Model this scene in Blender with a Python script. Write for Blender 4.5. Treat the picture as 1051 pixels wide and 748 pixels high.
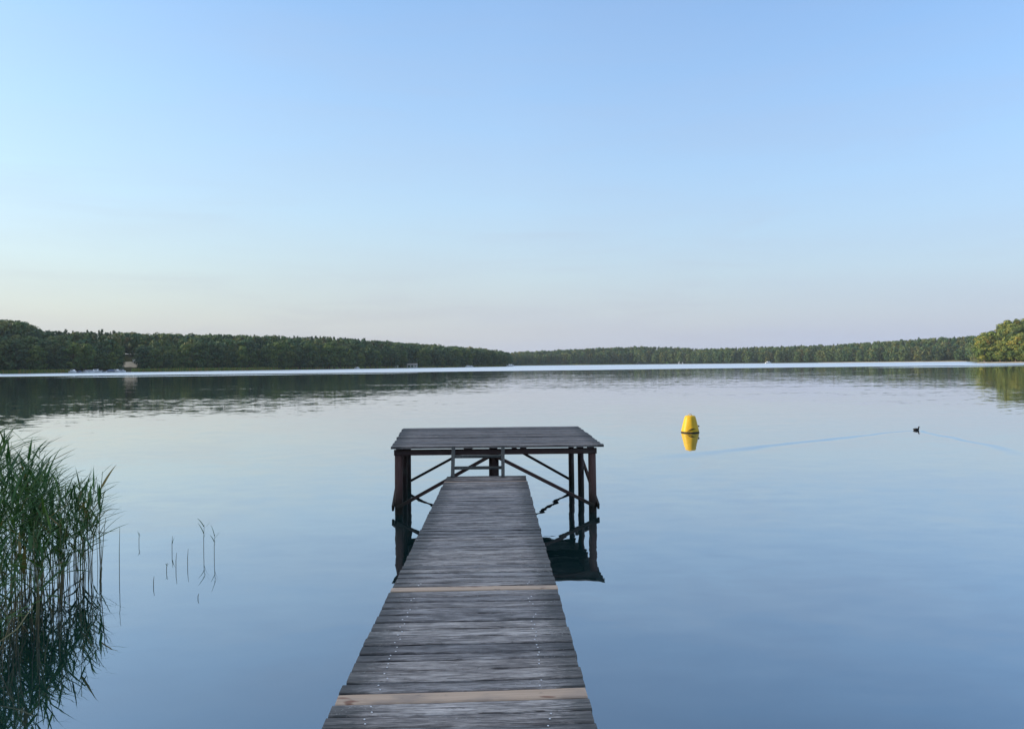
import bpy, math, random
import numpy as np
from mathutils import Vector, Matrix

R = math.radians
scene = bpy.context.scene
for o in list(bpy.data.objects):
    bpy.data.objects.remove(o, do_unlink=True)
COL = scene.collection

# ------------------------------------------------------------------ camera
CAM_Z = 2.20
ROLL = R(0.60)
FPX = 760.0                      # focal length in pixels of a 1051 px wide picture
cam = bpy.data.cameras.new("camera")
cam.sensor_width = 36.0
cam.lens = 36.0 * FPX / 1051.0
cam.clip_start = 0.05
cam.clip_end = 30000
cam_o = bpy.data.objects.new("camera", cam)
COL.objects.link(cam_o)
RIGHT = Vector((math.cos(ROLL), 0, -math.sin(ROLL)))
UP = Vector((math.sin(ROLL), 0, math.cos(ROLL)))
FWD = Vector((0, 1, 0))
m = Matrix((RIGHT, UP, -FWD)).transposed().to_4x4()
m.translation = Vector((0, 0, CAM_Z))
cam_o.matrix_world = m
scene.camera = cam_o

# ------------------------------------------------------------------ light
SUN_EL, SUN_AZ = 14.0, -90.0    # azimuth from the view direction (+Y), clockwise positive
world = bpy.data.worlds.new("World")
scene.world = world
world.use_nodes = True
wn, wl = world.node_tree.nodes, world.node_tree.links
wn.clear()
w_out = wn.new("ShaderNodeOutputWorld")
w_bg = wn.new("ShaderNodeBackground")
sky = wn.new("ShaderNodeTexSky")
sky.sky_type = 'NISHITA'
sky.sun_disc = False
sky.sun_elevation = R(SUN_EL)
sky.sun_rotation = R(SUN_AZ)
sky.altitude = 60
sky.air_density = 1.5
sky.dust_density = 1.0
sky.ozone_density = 4.0
w_bg.inputs['Strength'].default_value = 0.15
# pale haze low in the sky: warmer towards the sun (left), bluer away from it
w_tc = wn.new("ShaderNodeTexCoord")
w_sep = wn.new("ShaderNodeSeparateXYZ")
wl.new(w_tc.outputs['Generated'], w_sep.inputs[0])


def wmath(op, a, b=0.0, clamp=False):
    x = wn.new("ShaderNodeMath")
    x.operation = op
    x.use_clamp = clamp
    for i, v in enumerate((a, b)):
        if isinstance(v, bpy.types.NodeSocket): wl.new(v, x.inputs[i])
        else: x.inputs[i].default_value = v
    return x.outputs[0]


w_el = wmath('ABSOLUTE', w_sep.outputs[2])
w_fac = wmath('MULTIPLY', wmath('EXPONENT', wmath('DIVIDE', w_el, -0.25)), 0.95)
w_map = wn.new("ShaderNodeMapping")
w_map.inputs['Scale'].default_value = (1.0, 1.0, 7.0)
wl.new(w_tc.outputs['Generated'], w_map.inputs[0])
w_noise = wn.new("ShaderNodeTexNoise")
w_noise.inputs['Scale'].default_value = 3.2
w_noise.inputs['Detail'].default_value = 5
wl.new(w_map.outputs[0], w_noise.inputs['Vector'])
w_fac = wmath('ADD', w_fac, wmath('MULTIPLY', wmath('SUBTRACT', w_noise.outputs[0], 0.5), 0.22), True)
w_side = wn.new("ShaderNodeMapRange")
w_side.interpolation_type = 'SMOOTHSTEP'
wl.new(w_sep.outputs[0], w_side.inputs[0])
w_side.inputs[1].default_value = -0.65
w_side.inputs[2].default_value = 0.65
w_hz = wn.new("ShaderNodeMix")
w_hz.data_type = 'RGBA'
w_hz.inputs[6].default_value = (2.04, 2.16, 2.42, 1)
w_hz.inputs[7].default_value = (1.64, 1.86, 2.62, 1)
wl.new(w_side.outputs[0], w_hz.inputs[0])
w_mix = wn.new("ShaderNodeMix")
w_mix.data_type = 'RGBA'
wl.new(w_fac, w_mix.inputs[0])
w_tint = wn.new("ShaderNodeMix")
w_tint.data_type = 'RGBA'
w_tint.blend_type = 'MULTIPLY'
w_tint.inputs[0].default_value = 1.0
w_tr = wn.new("ShaderNodeValToRGB")
w_x = wmath('DIVIDE', wmath('ADD', w_sep.outputs[0], 0.65), 1.3, True)
wl.new(w_x, w_tr.inputs[0])
w_tr.color_ramp.elements.new(0.5)
for e_, (p_, c_) in zip(w_tr.color_ramp.elements, ((0.06, (1.09, 1.10, 1.17, 1)), (0.5, (1.20, 1.20, 1.31, 1)), (0.94, (0.93, 1.00, 1.16, 1)))):
    e_.position = p_
    e_.color = c_
wl.new(w_tr.outputs[0], w_tint.inputs[7])
wl.new(sky.outputs[0], w_tint.inputs[6])
wl.new(w_tint.outputs[2], w_mix.inputs[6])
wl.new(w_hz.outputs[2], w_mix.inputs[7])
# added bright neutral sky overhead, out of view, to light deck and trees
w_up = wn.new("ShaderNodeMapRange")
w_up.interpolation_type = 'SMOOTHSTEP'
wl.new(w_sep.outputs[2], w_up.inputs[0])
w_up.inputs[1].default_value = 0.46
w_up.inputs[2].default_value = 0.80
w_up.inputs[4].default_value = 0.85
w_top_fill = wn.new("ShaderNodeMix")
w_top_fill.data_type = 'RGBA'
wl.new(w_up.outputs[0], w_top_fill.inputs[0])
w_wn = wn.new("ShaderNodeTexNoise")
w_wn.inputs['Scale'].default_value = 2.1
w_wn.inputs['Detail'].default_value = 6
w_wn.inputs['Roughness'].default_value = 0.62
w_wn.inputs['Distortion'].default_value = 0.5
w_m2 = wn.new("ShaderNodeMapping")
w_m2.inputs['Scale'].default_value = (1.3, 1.0, 11.0)
w_m2.inputs['Rotation'].default_value = (0, 0.10, 0)
wl.new(w_tc.outputs['Generated'], w_m2.inputs[0])
wl.new(w_m2.outputs[0], w_wn.inputs['Vector'])
w_ws = wn.new("ShaderNodeMapRange")
w_ws.interpolation_type = 'SMOOTHSTEP'
wl.new(w_wn.outputs[0], w_ws.inputs[0])
w_ws.inputs[1].default_value = 0.46
w_ws.inputs[2].default_value = 0.74
w_wf = wmath('MULTIPLY', w_ws.outputs[0], wmath('MULTIPLY', wmath('EXPONENT', wmath('DIVIDE', w_el, -0.20)), 0.34))
w_wisp = wn.new("ShaderNodeMix")
w_wisp.data_type = 'RGBA'
wl.new(w_wf, w_wisp.inputs[0])
wl.new(w_mix.outputs[2], w_wisp.inputs[6])
w_wisp.inputs[7].default_value = (1.72, 1.72, 2.10, 1)
wl.new(w_wisp.outputs[2], w_top_fill.inputs[6])
w_top_fill.inputs[7].default_value = (2.75, 2.70, 2.75, 1)
wl.new(w_top_fill.outputs[2], w_bg.inputs['Color'])
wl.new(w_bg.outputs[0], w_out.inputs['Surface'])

sun = bpy.data.lights.new("sun", 'SUN')
sun.energy = 3.0
sun.angle = R(0.5)
sun.color = (1.0, 0.82, 0.62)
sun_o = bpy.data.objects.new("sun", sun)
COL.objects.link(sun_o)
sd = Vector((math.sin(R(SUN_AZ)) * math.cos(R(SUN_EL)), math.cos(R(SUN_AZ)) * math.cos(R(SUN_EL)), math.sin(R(SUN_EL))))
sun_o.rotation_euler = sd.to_track_quat('Z', 'Y').to_euler()

vs = scene.view_settings
vs.view_transform = 'Standard'
vs.look = 'None'
vs.exposure = 0.92
vs.gamma = 1.0
vs.use_curve_mapping = False
scene.cycles.use_denoising = True
scene.cycles.max_bounces = 6
scene.cycles.volume_bounces = 0
scene.cycles.transparent_max_bounces = 6
scene.cycles.caustics_reflective = False
scene.cycles.caustics_refractive = False


# ------------------------------------------------------------------ helpers
def ray(px, py):
    u = (px - 525.5) / FPX
    v = (374.0 - py) / FPX
    return FWD + RIGHT * u + UP * v


def on_plane(px, py, z=0.0):
    """the point at height z seen at a spot of the 1051 x 748 photograph"""
    d = ray(px, py)
    t = (z - CAM_Z) / d.z
    return Vector((0, 0, CAM_Z)) + d * t


def at_depth(px, py, y):
    return Vector((0, 0, CAM_Z)) + ray(px, py) * y


def tag(o, label=None, cat=None, group=None, kind=None):
    if label: o['label'] = label
    if cat: o['category'] = cat
    if group: o['group'] = group
    if kind: o['kind'] = kind
    return o


def empty(name, loc=(0, 0, 0), rz=0.0):
    o = bpy.data.objects.new(name, None)
    COL.objects.link(o)
    o.location = loc
    o.rotation_euler = (0, 0, rz)
    o.empty_display_size = 0.2
    return o


def mesh_object(name, me, mat=None, parent=None):
    o = bpy.data.objects.new(name, me)
    COL.objects.link(o)
    if mat and not me.materials:
        me.materials.append(mat)
    if parent: o.parent = parent
    return o


def copy_tree(o, parent=None):
    c = o.copy()
    COL.objects.link(c)
    c.parent = parent
    for ch in list(o.children):
        copy_tree(ch, c)
    return c


class MB:
    """collects boxes, bars, tubes and planks into ONE mesh"""
    def __init__(self):
        self.v, self.f, self.pc, self.rn, self.en = [], [], [], [], []

    def add(self, vs_, fs_, pc=None, rn=0.5, en=None):
        b = len(self.v)
        self.v += [tuple(p) for p in vs_]
        self.f += [tuple(i + b for i in f) for f in fs_]
        self.pc += pc if pc else [tuple(p) for p in vs_]
        self.rn += [rn] * len(vs_)
        self.en += en if en else [1.0] * len(vs_)

    def box(self, c, s, rn=0.5):
        x, y, z = c
        a, b, d = s[0] / 2, s[1] / 2, s[2] / 2
        vs_ = [(x + i * a, y + j * b, z + k * d) for i in (-1, 1) for j in (-1, 1) for k in (-1, 1)]
        self.add(vs_, [(0, 1, 3, 2), (4, 6, 7, 5), (0, 4, 5, 1), (2, 3, 7, 6), (0, 2, 6, 4), (1, 5, 7, 3)], rn=rn)

    def bar(self, p, q, w, h, side=None, rn=0.5, bevel=0.12):
        """a squared timber from p to q, w wide (along side), h high, with chamfered long edges"""
        p, q = Vector(p), Vector(q)
        d = (q - p).normalized()
        L = (q - p).length
        if side is None:
            side = d.cross(Vector((0, 0, 1)))
            if side.length < 1e-4: side = Vector((1, 0, 0))
        side = Vector(side)
        side = (side - d * side.dot(d)).normalized()
        up = side.cross(d).normalized()
        c = min(w, h) * bevel
        ring = [(-w / 2 + c, -h / 2), (w / 2 - c, -h / 2), (w / 2, -h / 2 + c), (w / 2, h / 2 - c),
                (w / 2 - c, h / 2), (-w / 2 + c, h / 2), (-w / 2, h / 2 - c), (-w / 2, -h / 2 + c)]
        vs_, pc = [], []
        for t in (0, 1):
            base = p if t == 0 else q
            for i, (a, b) in enumerate(ring):
                vs_.append(base + side * a + up * b)
                pc.append((t * L, a + b * 1.7, rn * 37.0))
        fs_ = [tuple((i, (i + 1) % 8, 8 + (i + 1) % 8, 8 + i)) for i in range(8)]
        fs_ += [tuple(range(7, -1, -1)), tuple(range(8, 16))]
        self.add(vs_, fs_, pc, rn)

    def tube(self, pts, radii, n=8, rn=0.5, cap=True, flat=1.0):
        pts = [Vector(p) for p in pts]
        vs_, pc = [], []
        L = 0
        ref = Vector((0.31, 0.87, 0.38))
        for i, p in enumerate(pts):
            d = (pts[min(i + 1, len(pts) - 1)] - pts[max(i - 1, 0)]).normalized()
            a = d.cross(ref).normalized()
            b = d.cross(a).normalized()
            if i: L += (p - pts[i - 1]).length
            for k in range(n):
                t = 2 * math.pi * k / n
                vs_.append(p + a * math.cos(t) * radii[i] + b * math.sin(t) * radii[i] * flat)
                pc.append((L, t * radii[i], rn * 37.0))
        fs_ = []
        for i in range(len(pts) - 1):
            for k in range(n):
                fs_.append((i * n + k, i * n + (k + 1) % n, (i + 1) * n + (k + 1) % n, (i + 1) * n + k))
        if cap:
            fs_.append(tuple(range(n - 1, -1, -1)))
            fs_.append(tuple(range((len(pts) - 1) * n, len(pts) * n)))
        self.add(vs_, fs_, pc, rn)

    def lathe(self, c, prof, n=20, rn=0.5, wob=None):
        vs_ = []
        for r_, z_ in prof:
            for k in range(n):
                t = 2 * math.pi * k / n
                rr = r_ * (wob(t, z_) if wob else 1)
                vs_.append((c[0] + rr * math.cos(t), c[1] + rr * math.sin(t), c[2] + z_))
        fs_ = []
        for i in range(len(prof) - 1):
            for k in range(n):
                fs_.append((i * n + k, i * n + (k + 1) % n, (i + 1) * n + (k + 1) % n, (i + 1) * n + k))
        fs_.append(tuple(range(n - 1, -1, -1)))
        fs_.append(tuple(range((len(prof) - 1) * n, len(prof) * n)))
        self.add(vs_, fs_, rn=rn)

    def plank(self, p, q, w, th, rnd, rn):
        """a weathered board from p to q (top surface on the line pq), slightly bowed and frayed"""
        p, q = Vector(p), Vector(q)
        d = (q - p).normalized()
        L = (q - p).length
        side = Vector((0, 0, 1)).cross(d).normalized()
        up = d.cross(side)
        n = 12
        off = rnd.uniform(0, 50)
        bow = rnd.uniform(-0.003, 0.003)
        tilt = rnd.uniform(-0.0022, 0.0022)
        lift = rnd.uniform(-0.0022, 0.0022)
        twist = rnd.uniform(-0.003, 0.003)
        c = 0.006
        ring = [(-w / 2 + c, 0), (-w / 2, -c), (-w / 2, -th), (w / 2, -th), (w / 2, -c), (w / 2 - c, 0)]
        vs_, pc, en = [], [], []
        for i in range(n + 1):
            t = i / n
            en += [min(t, 1 - t) * L] * 6
            e1, e2 = rnd.uniform(-.0016, .0016), rnd.uniform(-.0016, .0016)
            zz = lift + 4 * bow * t * (1 - t) + twist * (t - .5)
            for k, (a, b) in enumerate(ring):
                aa = a + (e1 if k < 3 else e2)
                vs_.append(p + d * (t * L) + side * aa + up * (b + zz + tilt * a / w * 2))
                pc.append((t * L + off, a + 0.0 if b > -c * 1.5 else a + b, rn * 91.0))
        m_ = 6
        fs_ = []
        for i in range(n):
            for k in range(m_):
                fs_.append((i * m_ + k, i * m_ + (k + 1) % m_, (i + 1) * m_ + (k + 1) % m_, (i + 1) * m_ + k))
        fs_.append(tuple(range(m_ - 1, -1, -1)))
        fs_.append(tuple(range(n * m_, (n + 1) * m_)))
        self.add(vs_, [f[::-1] for f in fs_], pc, rn, en)

    def mesh(self, name, smooth=False):
        me = bpy.data.meshes.new(name)
        me.from_pydata(self.v, [], self.f)
        a = me.attributes.new("pc", 'FLOAT_VECTOR', 'POINT')
        a.data.foreach_set("vector", np.array(self.pc, dtype=np.float32).ravel())
        a = me.attributes.new("rn", 'FLOAT', 'POINT')
        a.data.foreach_set("value", np.array(self.rn, dtype=np.float32))
        a = me.attributes.new("en", 'FLOAT', 'POINT')
        a.data.foreach_set("value", np.array(self.en, dtype=np.float32))
        me.update()
        if smooth:
            me.polygons.foreach_set("use_smooth", [True] * len(me.polygons))
        return me

    def build(self, name, mat, parent=None, smooth=False):
        return mesh_object(name, self.mesh(name, smooth), mat, parent)


def np_mesh(name, verts, faces, tint=None):
    """quads from arrays"""
    me = bpy.data.meshes.new(name)
    nv, nf = len(verts), len(faces)
    k = faces.shape[1]
    me.vertices.add(nv)
    me.vertices.foreach_set("co", np.asarray(verts, np.float32).ravel())
    me.loops.add(nf * k)
    me.loops.foreach_set("vertex_index", np.asarray(faces, np.int32).ravel())
    me.polygons.add(nf)
    me.polygons.foreach_set("loop_start", np.arange(nf, dtype=np.int32) * k)
    me.polygons.foreach_set("loop_total", np.full(nf, k, np.int32))
    if tint is not None:
        a = me.attributes.new("tint", 'FLOAT', 'POINT')
        a.data.foreach_set("value", np.asarray(tint, np.float32))
    me.update(calc_edges=True)
    me.validate()
    return me


# ------------------------------------------------------------------ materials
class NT:
    def __init__(self, name):
        self.m = bpy.data.materials.new(name)
        self.m.use_nodes = True
        self.n, self.l = self.m.node_tree.nodes, self.m.node_tree.links
        self.n.clear()
        self.out = self.n.new("ShaderNodeOutputMaterial")

    def new(self, t, **kw):
        x = self.n.new("ShaderNode" + t)
        for k, v in kw.items(): setattr(x, k, v)
        return x

    def put(self, sock, v):
        if isinstance(v, bpy.types.NodeSocket): self.l.new(v, sock)
        else: sock.default_value = v

    def math(self, op, a, b=0.0, c=0.0, clamp=False):
        x = self.new("Math", operation=op, use_clamp=clamp)
        self.put(x.inputs[0], a); self.put(x.inputs[1], b); self.put(x.inputs[2], c)
        return x.outputs[0]

    def vmath(self, op, a, b=(0, 0, 0), s=None):
        x = self.new("VectorMath", operation=op)
        self.put(x.inputs[0], a); self.put(x.inputs[1], b)
        if s is not None: self.put(x.inputs['Scale'], s)
        return x.outputs['Value'] if op in ('DOT_PRODUCT', 'LENGTH') else x.outputs[0]

    def noise(self, vec, scale=5, detail=4, rough=0.55, dist=0.0, color=False):
        x = self.new("TexNoise")
        if vec is not None: self.put(x.inputs['Vector'], vec)
        x.inputs['Scale'].default_value = scale
        x.inputs['Detail'].default_value = detail
        x.inputs['Roughness'].default_value = rough
        x.inputs['Distortion'].default_value = dist
        return x.outputs['Color'] if color else x.outputs[0]

    def ramp(self, fac, stops, interp='LINEAR'):
        x = self.new("ValToRGB")
        cr = x.color_ramp
        cr.interpolation = interp
        while len(cr.elements) < len(stops): cr.elements.new(0.5)
        for e, (p, c) in zip(cr.elements, stops):
            e.position = p
            e.color = (*c, 1) if len(c) == 3 else c
        self.put(x.inputs[0], fac)
        return x.outputs[0]

    def mix(self, fac, a, b, blend='MIX'):
        x = self.new("Mix", data_type='RGBA', blend_type=blend)
        self.put(x.inputs[0], fac)
        def c4(v): return v if isinstance(v, bpy.types.NodeSocket) else ((*v, 1) if len(v) == 3 else v)
        self.put(x.inputs[6], c4(a)); self.put(x.inputs[7], c4(b))
        return x.outputs[2]

    def maprange(self, v, a, b, c=0.0, d=1.0, smooth=True):
        x = self.new("MapRange", interpolation_type='SMOOTHSTEP' if smooth else 'LINEAR')
        for i, s in enumerate((v, a, b, c, d)): self.put(x.inputs[i], s)
        return x.outputs[0]

    def attr(self, name):
        return self.new("Attribute", attribute_name=name)

    def scale(self, vec, s):
        return self.vmath('MULTIPLY', vec, s)

    def bsdf(self, color, rough=0.7, spec=0.3, metal=0.0, normal=None):
        b = self.new("BsdfPrincipled")
        self.put(b.inputs['Base Color'], (*color, 1) if isinstance(color, tuple) and len(color) == 3 else color)
        self.put(b.inputs['Roughness'], rough)
        b.inputs['Specular IOR Level'].default_value = spec
        b.inputs['Metallic'].default_value = metal
        if normal is not None: self.l.new(normal, b.inputs['Normal'])
        return b

    def bump(self, h, strength=0.3, dist=0.01):
        x = self.new("Bump")
        x.inputs['Strength'].default_value = strength
        x.inputs['Distance'].default_value = dist
        self.l.new(h, x.inputs['Height'])
        return x.outputs[0]

    def done(self, shader):
        self.l.new(shader, self.out.inputs['Surface'])
        return self.m


def plain(name, col, rough=0.6, spec=0.3, metal=0.0, var=0.15, scale=8.0):
    t = NT(name)
    co = t.new("TexCoord").outputs['Object']
    n = t.noise(co, scale, 5)
    c = t.mix(n, tuple(x * (1 - var) for x in col), tuple(min(1, x * (1 + var)) for x in col))
    return t.done(t.bsdf(c, rough, spec, metal).outputs[0])


def weathered_wood(name, dark, mid, light, ends=True):
    t = NT(name)
    pc = t.attr("pc").outputs['Vector']
    rn = t.attr("rn").outputs['Fac']
    g1 = t.noise(t.scale(pc, (5.5, 80, 1)), 1.0, 6, 0.66, 0.5)
    g2 = t.noise(t.scale(pc, (20.0, 210, 1)), 1.0, 4, 0.65)
    b1 = t.noise(t.scale(pc, (2.4, 12, 1)), 1.0, 4, 0.6, 0.6)
    b2 = t.noise(t.scale(pc, (14, 40, 1)), 1.0, 6, 0.72, 0.8)
    v = t.math('MULTIPLY', g1, 0.42)
    v = t.math('ADD', v, t.math('MULTIPLY', g2, 0.22))
    v = t.math('ADD', v, t.math('MULTIPLY', b1, 0.36))
    col = t.ramp(v, [(0.38, dark), (0.485, mid), (0.58, light), (0.72, tuple(x * 1.25 for x in light))])
    # black weathering flecks and cracks
    fl = t.maprange(b2, 0.56, 0.70)
    col = t.mix(t.math('MULTIPLY', fl, 0.55), col, tuple(x * 0.55 for x in dark))
    cr = t.maprange(t.noise(t.scale(pc, (2.4, 66, 1)), 1.0, 3, 0.5, 0.9), 0.60, 0.65)
    col = t.mix(t.math('MULTIPLY', cr, 0.75), col, tuple(x * 0.35 for x in dark))
    # damp, algae-stained board ends
    en = t.attr("en").outputs['Fac']
    damp = t.maprange(t.math('ADD', en, t.math('MULTIPLY', t.math('SUBTRACT', b2, 0.5), 0.55)), 0.24, 0.03)
    col = t.mix(t.math('MULTIPLY', damp, 0.72), col, (0.040, 0.046, 0.046))
    # pale lichen and bird lime specks
    sp = t.noise(t.scale(pc, (55, 75, 1)), 1.0, 2, 0.5)
    area = t.noise(t.scale(pc, (2.2, 5, 1)), 1.0, 2)
    lic = t.math('MULTIPLY', t.maprange(sp, 0.62, 0.68), t.maprange(area, 0.50, 0.66))
    col = t.mix(t.math('MULTIPLY', lic, 0.65), col, (0.42, 0.44, 0.43))
    # every board has its own tone
    tone = t.ramp(rn, [(0.0, (0.50, 0.51, 0.54)), (0.35, (0.82, 0.83, 0.86)), (0.7, (1.05, 1.02, 1.0)), (1.0, (1.32, 1.30, 1.28))])
    col = t.mix(1.0, col, tone, 'MULTIPLY')
    h = t.math('SUBTRACT', v, t.math('MULTIPLY', cr, 0.5))
    b = t.bsdf(col, 0.62, 0.35, normal=t.bump(h, 0.55, 0.012))
    return t.done(b.outputs[0])


M = {}
M['deck'] = weathered_wood("weathered_board", (0.052, 0.050, 0.051), (0.225, 0.212, 0.205), (0.47, 0.45, 0.435))
M['top'] = weathered_wood("platform_board", (0.060, 0.056, 0.054), (0.165, 0.150, 0.142), (0.28, 0.255, 0.24))


def fresh_wood():
    t = NT("fresh_board")
    pc = t.attr("pc").outputs['Vector']
    g = t.noise(t.scale(pc, (1.6, 70, 1)), 1.0, 4, 0.55, 0.7)
    b1 = t.noise(t.scale(pc, (3.0, 10, 1)), 1.0, 3)
    col = t.mix(g, (0.40, 0.28, 0.19), (0.70, 0.54, 0.41))
    col = t.mix(t.maprange(b1, 0.45, 0.75), col, (0.34, 0.27, 0.22))
    k = t.noise(t.scale(pc, (5.5, 17, 1)), 1.0, 1, 0.4, 0.3)
    col = t.mix(t.math('MULTIPLY', t.maprange(k, 0.66, 0.74), 0.8), col, (0.20, 0.085, 0.05))
    gr = t.noise(t.scale(pc, (8, 30, 1)), 1.0, 5, 0.7)
    col = t.mix(t.math('MULTIPLY', t.maprange(gr, 0.58, 0.72), 0.5), col, (0.16, 0.14, 0.13))
    return t.done(t.bsdf(col, 0.6, 0.3, normal=t.bump(g, 0.3, 0.006)).outputs[0])


M['fresh'] = fresh_wood()


def timber():
    t = NT("stained_timber")
    pc = t.attr("pc").outputs['Vector']
    rn = t.attr("rn").outputs['Fac']
    g = t.noise(t.scale(pc, (3, 45, 1)), 1.0, 5, 0.6, 0.5)
    b = t.noise(t.scale(pc, (4, 9, 1)), 1.0, 4, 0.6)
    col = t.mix(g, (0.030, 0.019, 0.018), (0.105, 0.058, 0.050))
    col = t.mix(t.maprange(b, 0.5, 0.8), col, (0.085, 0.075, 0.068))
    tone = t.ramp(rn, [(0.0, (0.45, 0.5, 0.55)), (0.5, (1, 1, 1)), (1, (1.5, 1.3, 1.25))])
    col = t.mix(1.0, col, tone, 'MULTIPLY')
    # algae and wet stain above the waterline
    z = t.new("SeparateXYZ")
    t.l.new(t.new("NewGeometry").outputs['Position'], z.inputs[0])
    zz = t.math('ADD', z.outputs[2], t.math('MULTIPLY', b, 0.25))
    wet = t.maprange(zz, 0.52, 0.18)
    col = t.mix(t.math('MULTIPLY', wet, 0.8), col, (0.012, 0.020, 0.014))
    return t.done(t.bsdf(col, 0.65, 0.3, normal=t.bump(g, 0.4, 0.01)).outputs[0])


M['timber'] = timber()
M['step'] = weathered_wood("step_timber", (0.022, 0.026, 0.027), (0.056, 0.064, 0.062), (0.125, 0.125, 0.115))
M['screw'] = plain("zinc_screw", (0.82, 0.83, 0.85), 0.35, 0.5, 0.7, 0.05, 300)


# water ----------------------------------------------------------------
DUCK = on_plane(940.5, 441.3)
WAKE_L = on_plane(700, 467.5)
WAKE_R = on_plane(1046, 464.5)


def water():
    t = NT("lake_water")
    pos = t.new("NewGeometry").outputs['Position']
    sx = t.new("SeparateXYZ"); t.l.new(pos, sx.inputs[0])
    X, Y = sx.outputs[0], sx.outputs[1]
    # where the breeze ruffles the lake: beyond a slanting front about 200 m out
    broad = t.noise(t.scale(pos, (0.006, 0.022, 1)), 1.0, 3, 0.55)
    front = t.math('ADD', t.math('MULTIPLY', X, 0.13), 256.0)
    front = t.math('ADD', front, t.math('MULTIPLY', t.math('SUBTRACT', broad, 0.5), 40.0))
    ahead = t.math('SUBTRACT', Y, front)
    ruff = t.maprange(ahead, -4.0, 12.0)
    # one thin ruffled streak ahead of the front
    s1 = t.math('MULTIPLY', t.maprange(ahead, -50, -42), t.maprange(ahead, -26, -32))
    s1 = t.math('MULTIPLY', s1, t.maprange(t.noise(t.scale(pos, (0.011, 0.001, 1)), 1.0, 2), 0.42, 0.60))
    ruff = t.math('MAXIMUM', ruff, t.math('MULTIPLY', s1, 0.75))
    # ripples: small tilt of the surface normal
    n1 = t.vmath('SUBTRACT', t.noise(t.scale(pos, (1.5, 2.6, 1)), 1.0, 3, 0.5, 0.2, color=True), (0.5, 0.5, 0.5))
    n2 = t.vmath('SUBTRACT', t.noise(t.scale(pos, (0.22, 0.42, 1)), 1.0, 2, 0.5, 0, color=True), (0.5, 0.5, 0.5))
    n3 = t.vmath('SUBTRACT', t.noise(t.scale(pos, (4, 13, 1)), 1.0, 3, 0.6, 0, color=True), (0.5, 0.5, 0.5))
    patch = t.maprange(t.noise(t.scale(pos, (0.05, 0.11, 1)), 1.0, 3), 0.35, 0.68, 0.45, 1.35)
    n1 = t.vmath('SCALE', n1, s=t.math('MULTIPLY', patch, 0.048))
    n2 = t.vmath('SCALE', n2, s=0.012)
    n3 = t.vmath('SCALE', n3, s=t.math('MULTIPLY', t.math('ADD', t.math('MULTIPLY', ruff, 22.0), patch), 0.010))
    n5 = t.vmath('SUBTRACT', t.noise(t.scale(pos, (0.035, 0.28, 1)), 1.0, 4, 0.6, 0.5, color=True), (0.5, 0.5, 0.5))
    tilt = t.vmath('ADD', t.vmath('ADD', n1, n2), t.vmath('ADD', n3, t.vmath('MULTIPLY', n5, (0.0, 0.017, 0.0))))
    # the wake of the swimming bird
    for end, seed in ((WAKE_L, 0), (WAKE_R, 1)):
        a = (Vector((end.x, end.y, 0)) - Vector((DUCK.x, DUCK.y, 0)))
        L = a.length
        a.normalize()
        nv = Vector((-a.y, a.x, 0))
        if nv.y > 0: nv = -nv
        rel = t.vmath('SUBTRACT', pos, (DUCK.x, DUCK.y, 0.0))
        s = t.vmath('DOT_PRODUCT', rel, tuple(a))
        d = t.vmath('DOT_PRODUCT', rel, tuple(nv))
        d = t.math('ADD', d, t.math('MULTIPLY', t.math('SUBTRACT', t.noise(t.scale(pos, (0.28, 0.28, 1)), 1.0, 3), 0.5), 1.1))
        w = t.math('ADD', t.math('MULTIPLY', s, 0.034), 0.13)
        q = t.math('DIVIDE', d, w)
        env = t.math('EXPONENT', t.math('MULTIPLY', t.math('MULTIPLY', q, q), -1.0))
        wave = t.math('MULTIPLY', env, t.math('COSINE', t.math('MULTIPLY', q, 1.9)))
        fade = t.math('MULTIPLY', t.maprange(s, -0.1, 0.3), t.maprange(s, L * 1.25, L * 0.55))
        amp = t.math('MULTIPLY', t.math('MULTIPLY', wave, fade), 0.062)
        tv = Vector((nv.x * 0.3, -1.2, 0))
        tilt = t.vmath('ADD', tilt, t.vmath('SCALE', tuple(tv), s=amp))
    tilt = t.vmath('MULTIPLY', tilt, (1, 1, 0))
    N = t.vmath('NORMALIZE', t.vmath('ADD', tilt, (0, 0, 1)))
    rough = t.maprange(ruff, 0, 1, 0.012, 0.30)
    gl = t.new("BsdfGlossy", distribution='GGX')
    t.put(gl.inputs['Color'], (0.97, 0.98, 1.0, 1))
    t.put(gl.inputs['Roughness'], rough)
    t.l.new(N, gl.inputs['Normal'])
    df = t.new("BsdfDiffuse")
    t.put(df.inputs['Color'], (0.008, 0.034, 0.037, 1))
    lw = t.new("LayerWeight")
    lw.inputs['Blend'].default_value = 0.5
    t.l.new(N, lw.inputs['Normal'])
    refl = t.math('ADD', t.math('MULTIPLY', t.math('POWER', lw.outputs['Facing'], 2.6), 0.81), 0.19, clamp=True)
    mx = t.new("MixShader")
    t.l.new(refl, mx.inputs[0]); t.l.new(df.outputs[0], mx.inputs[1]); t.l.new(gl.outputs[0], mx.inputs[2])
    return t.done(mx.outputs[0])


M['water'] = water()


def leaf_mat(name, stops, trans=0.14):
    t = NT(name)
    tint = t.attr("tint").outputs['Fac']
    oc = t.new("ObjectInfo").outputs['Color']
    col = t.ramp(tint, stops)
    col = t.mix(1.0, col, oc, 'MULTIPLY')
    b = t.bsdf(col, 0.65, 0.18)
    tr = t.new("BsdfTranslucent")
    t.l.new(t.mix(1.0, col, (1.0, 1.15, 0.55), 'MULTIPLY'), tr.inputs['Color'])
    mx = t.new("MixShader")
    mx.inputs[0].default_value = trans
    t.l.new(b.outputs[0], mx.inputs[1]); t.l.new(tr.outputs[0], mx.inputs[2])
    return t.done(mx.outputs[0])


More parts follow.
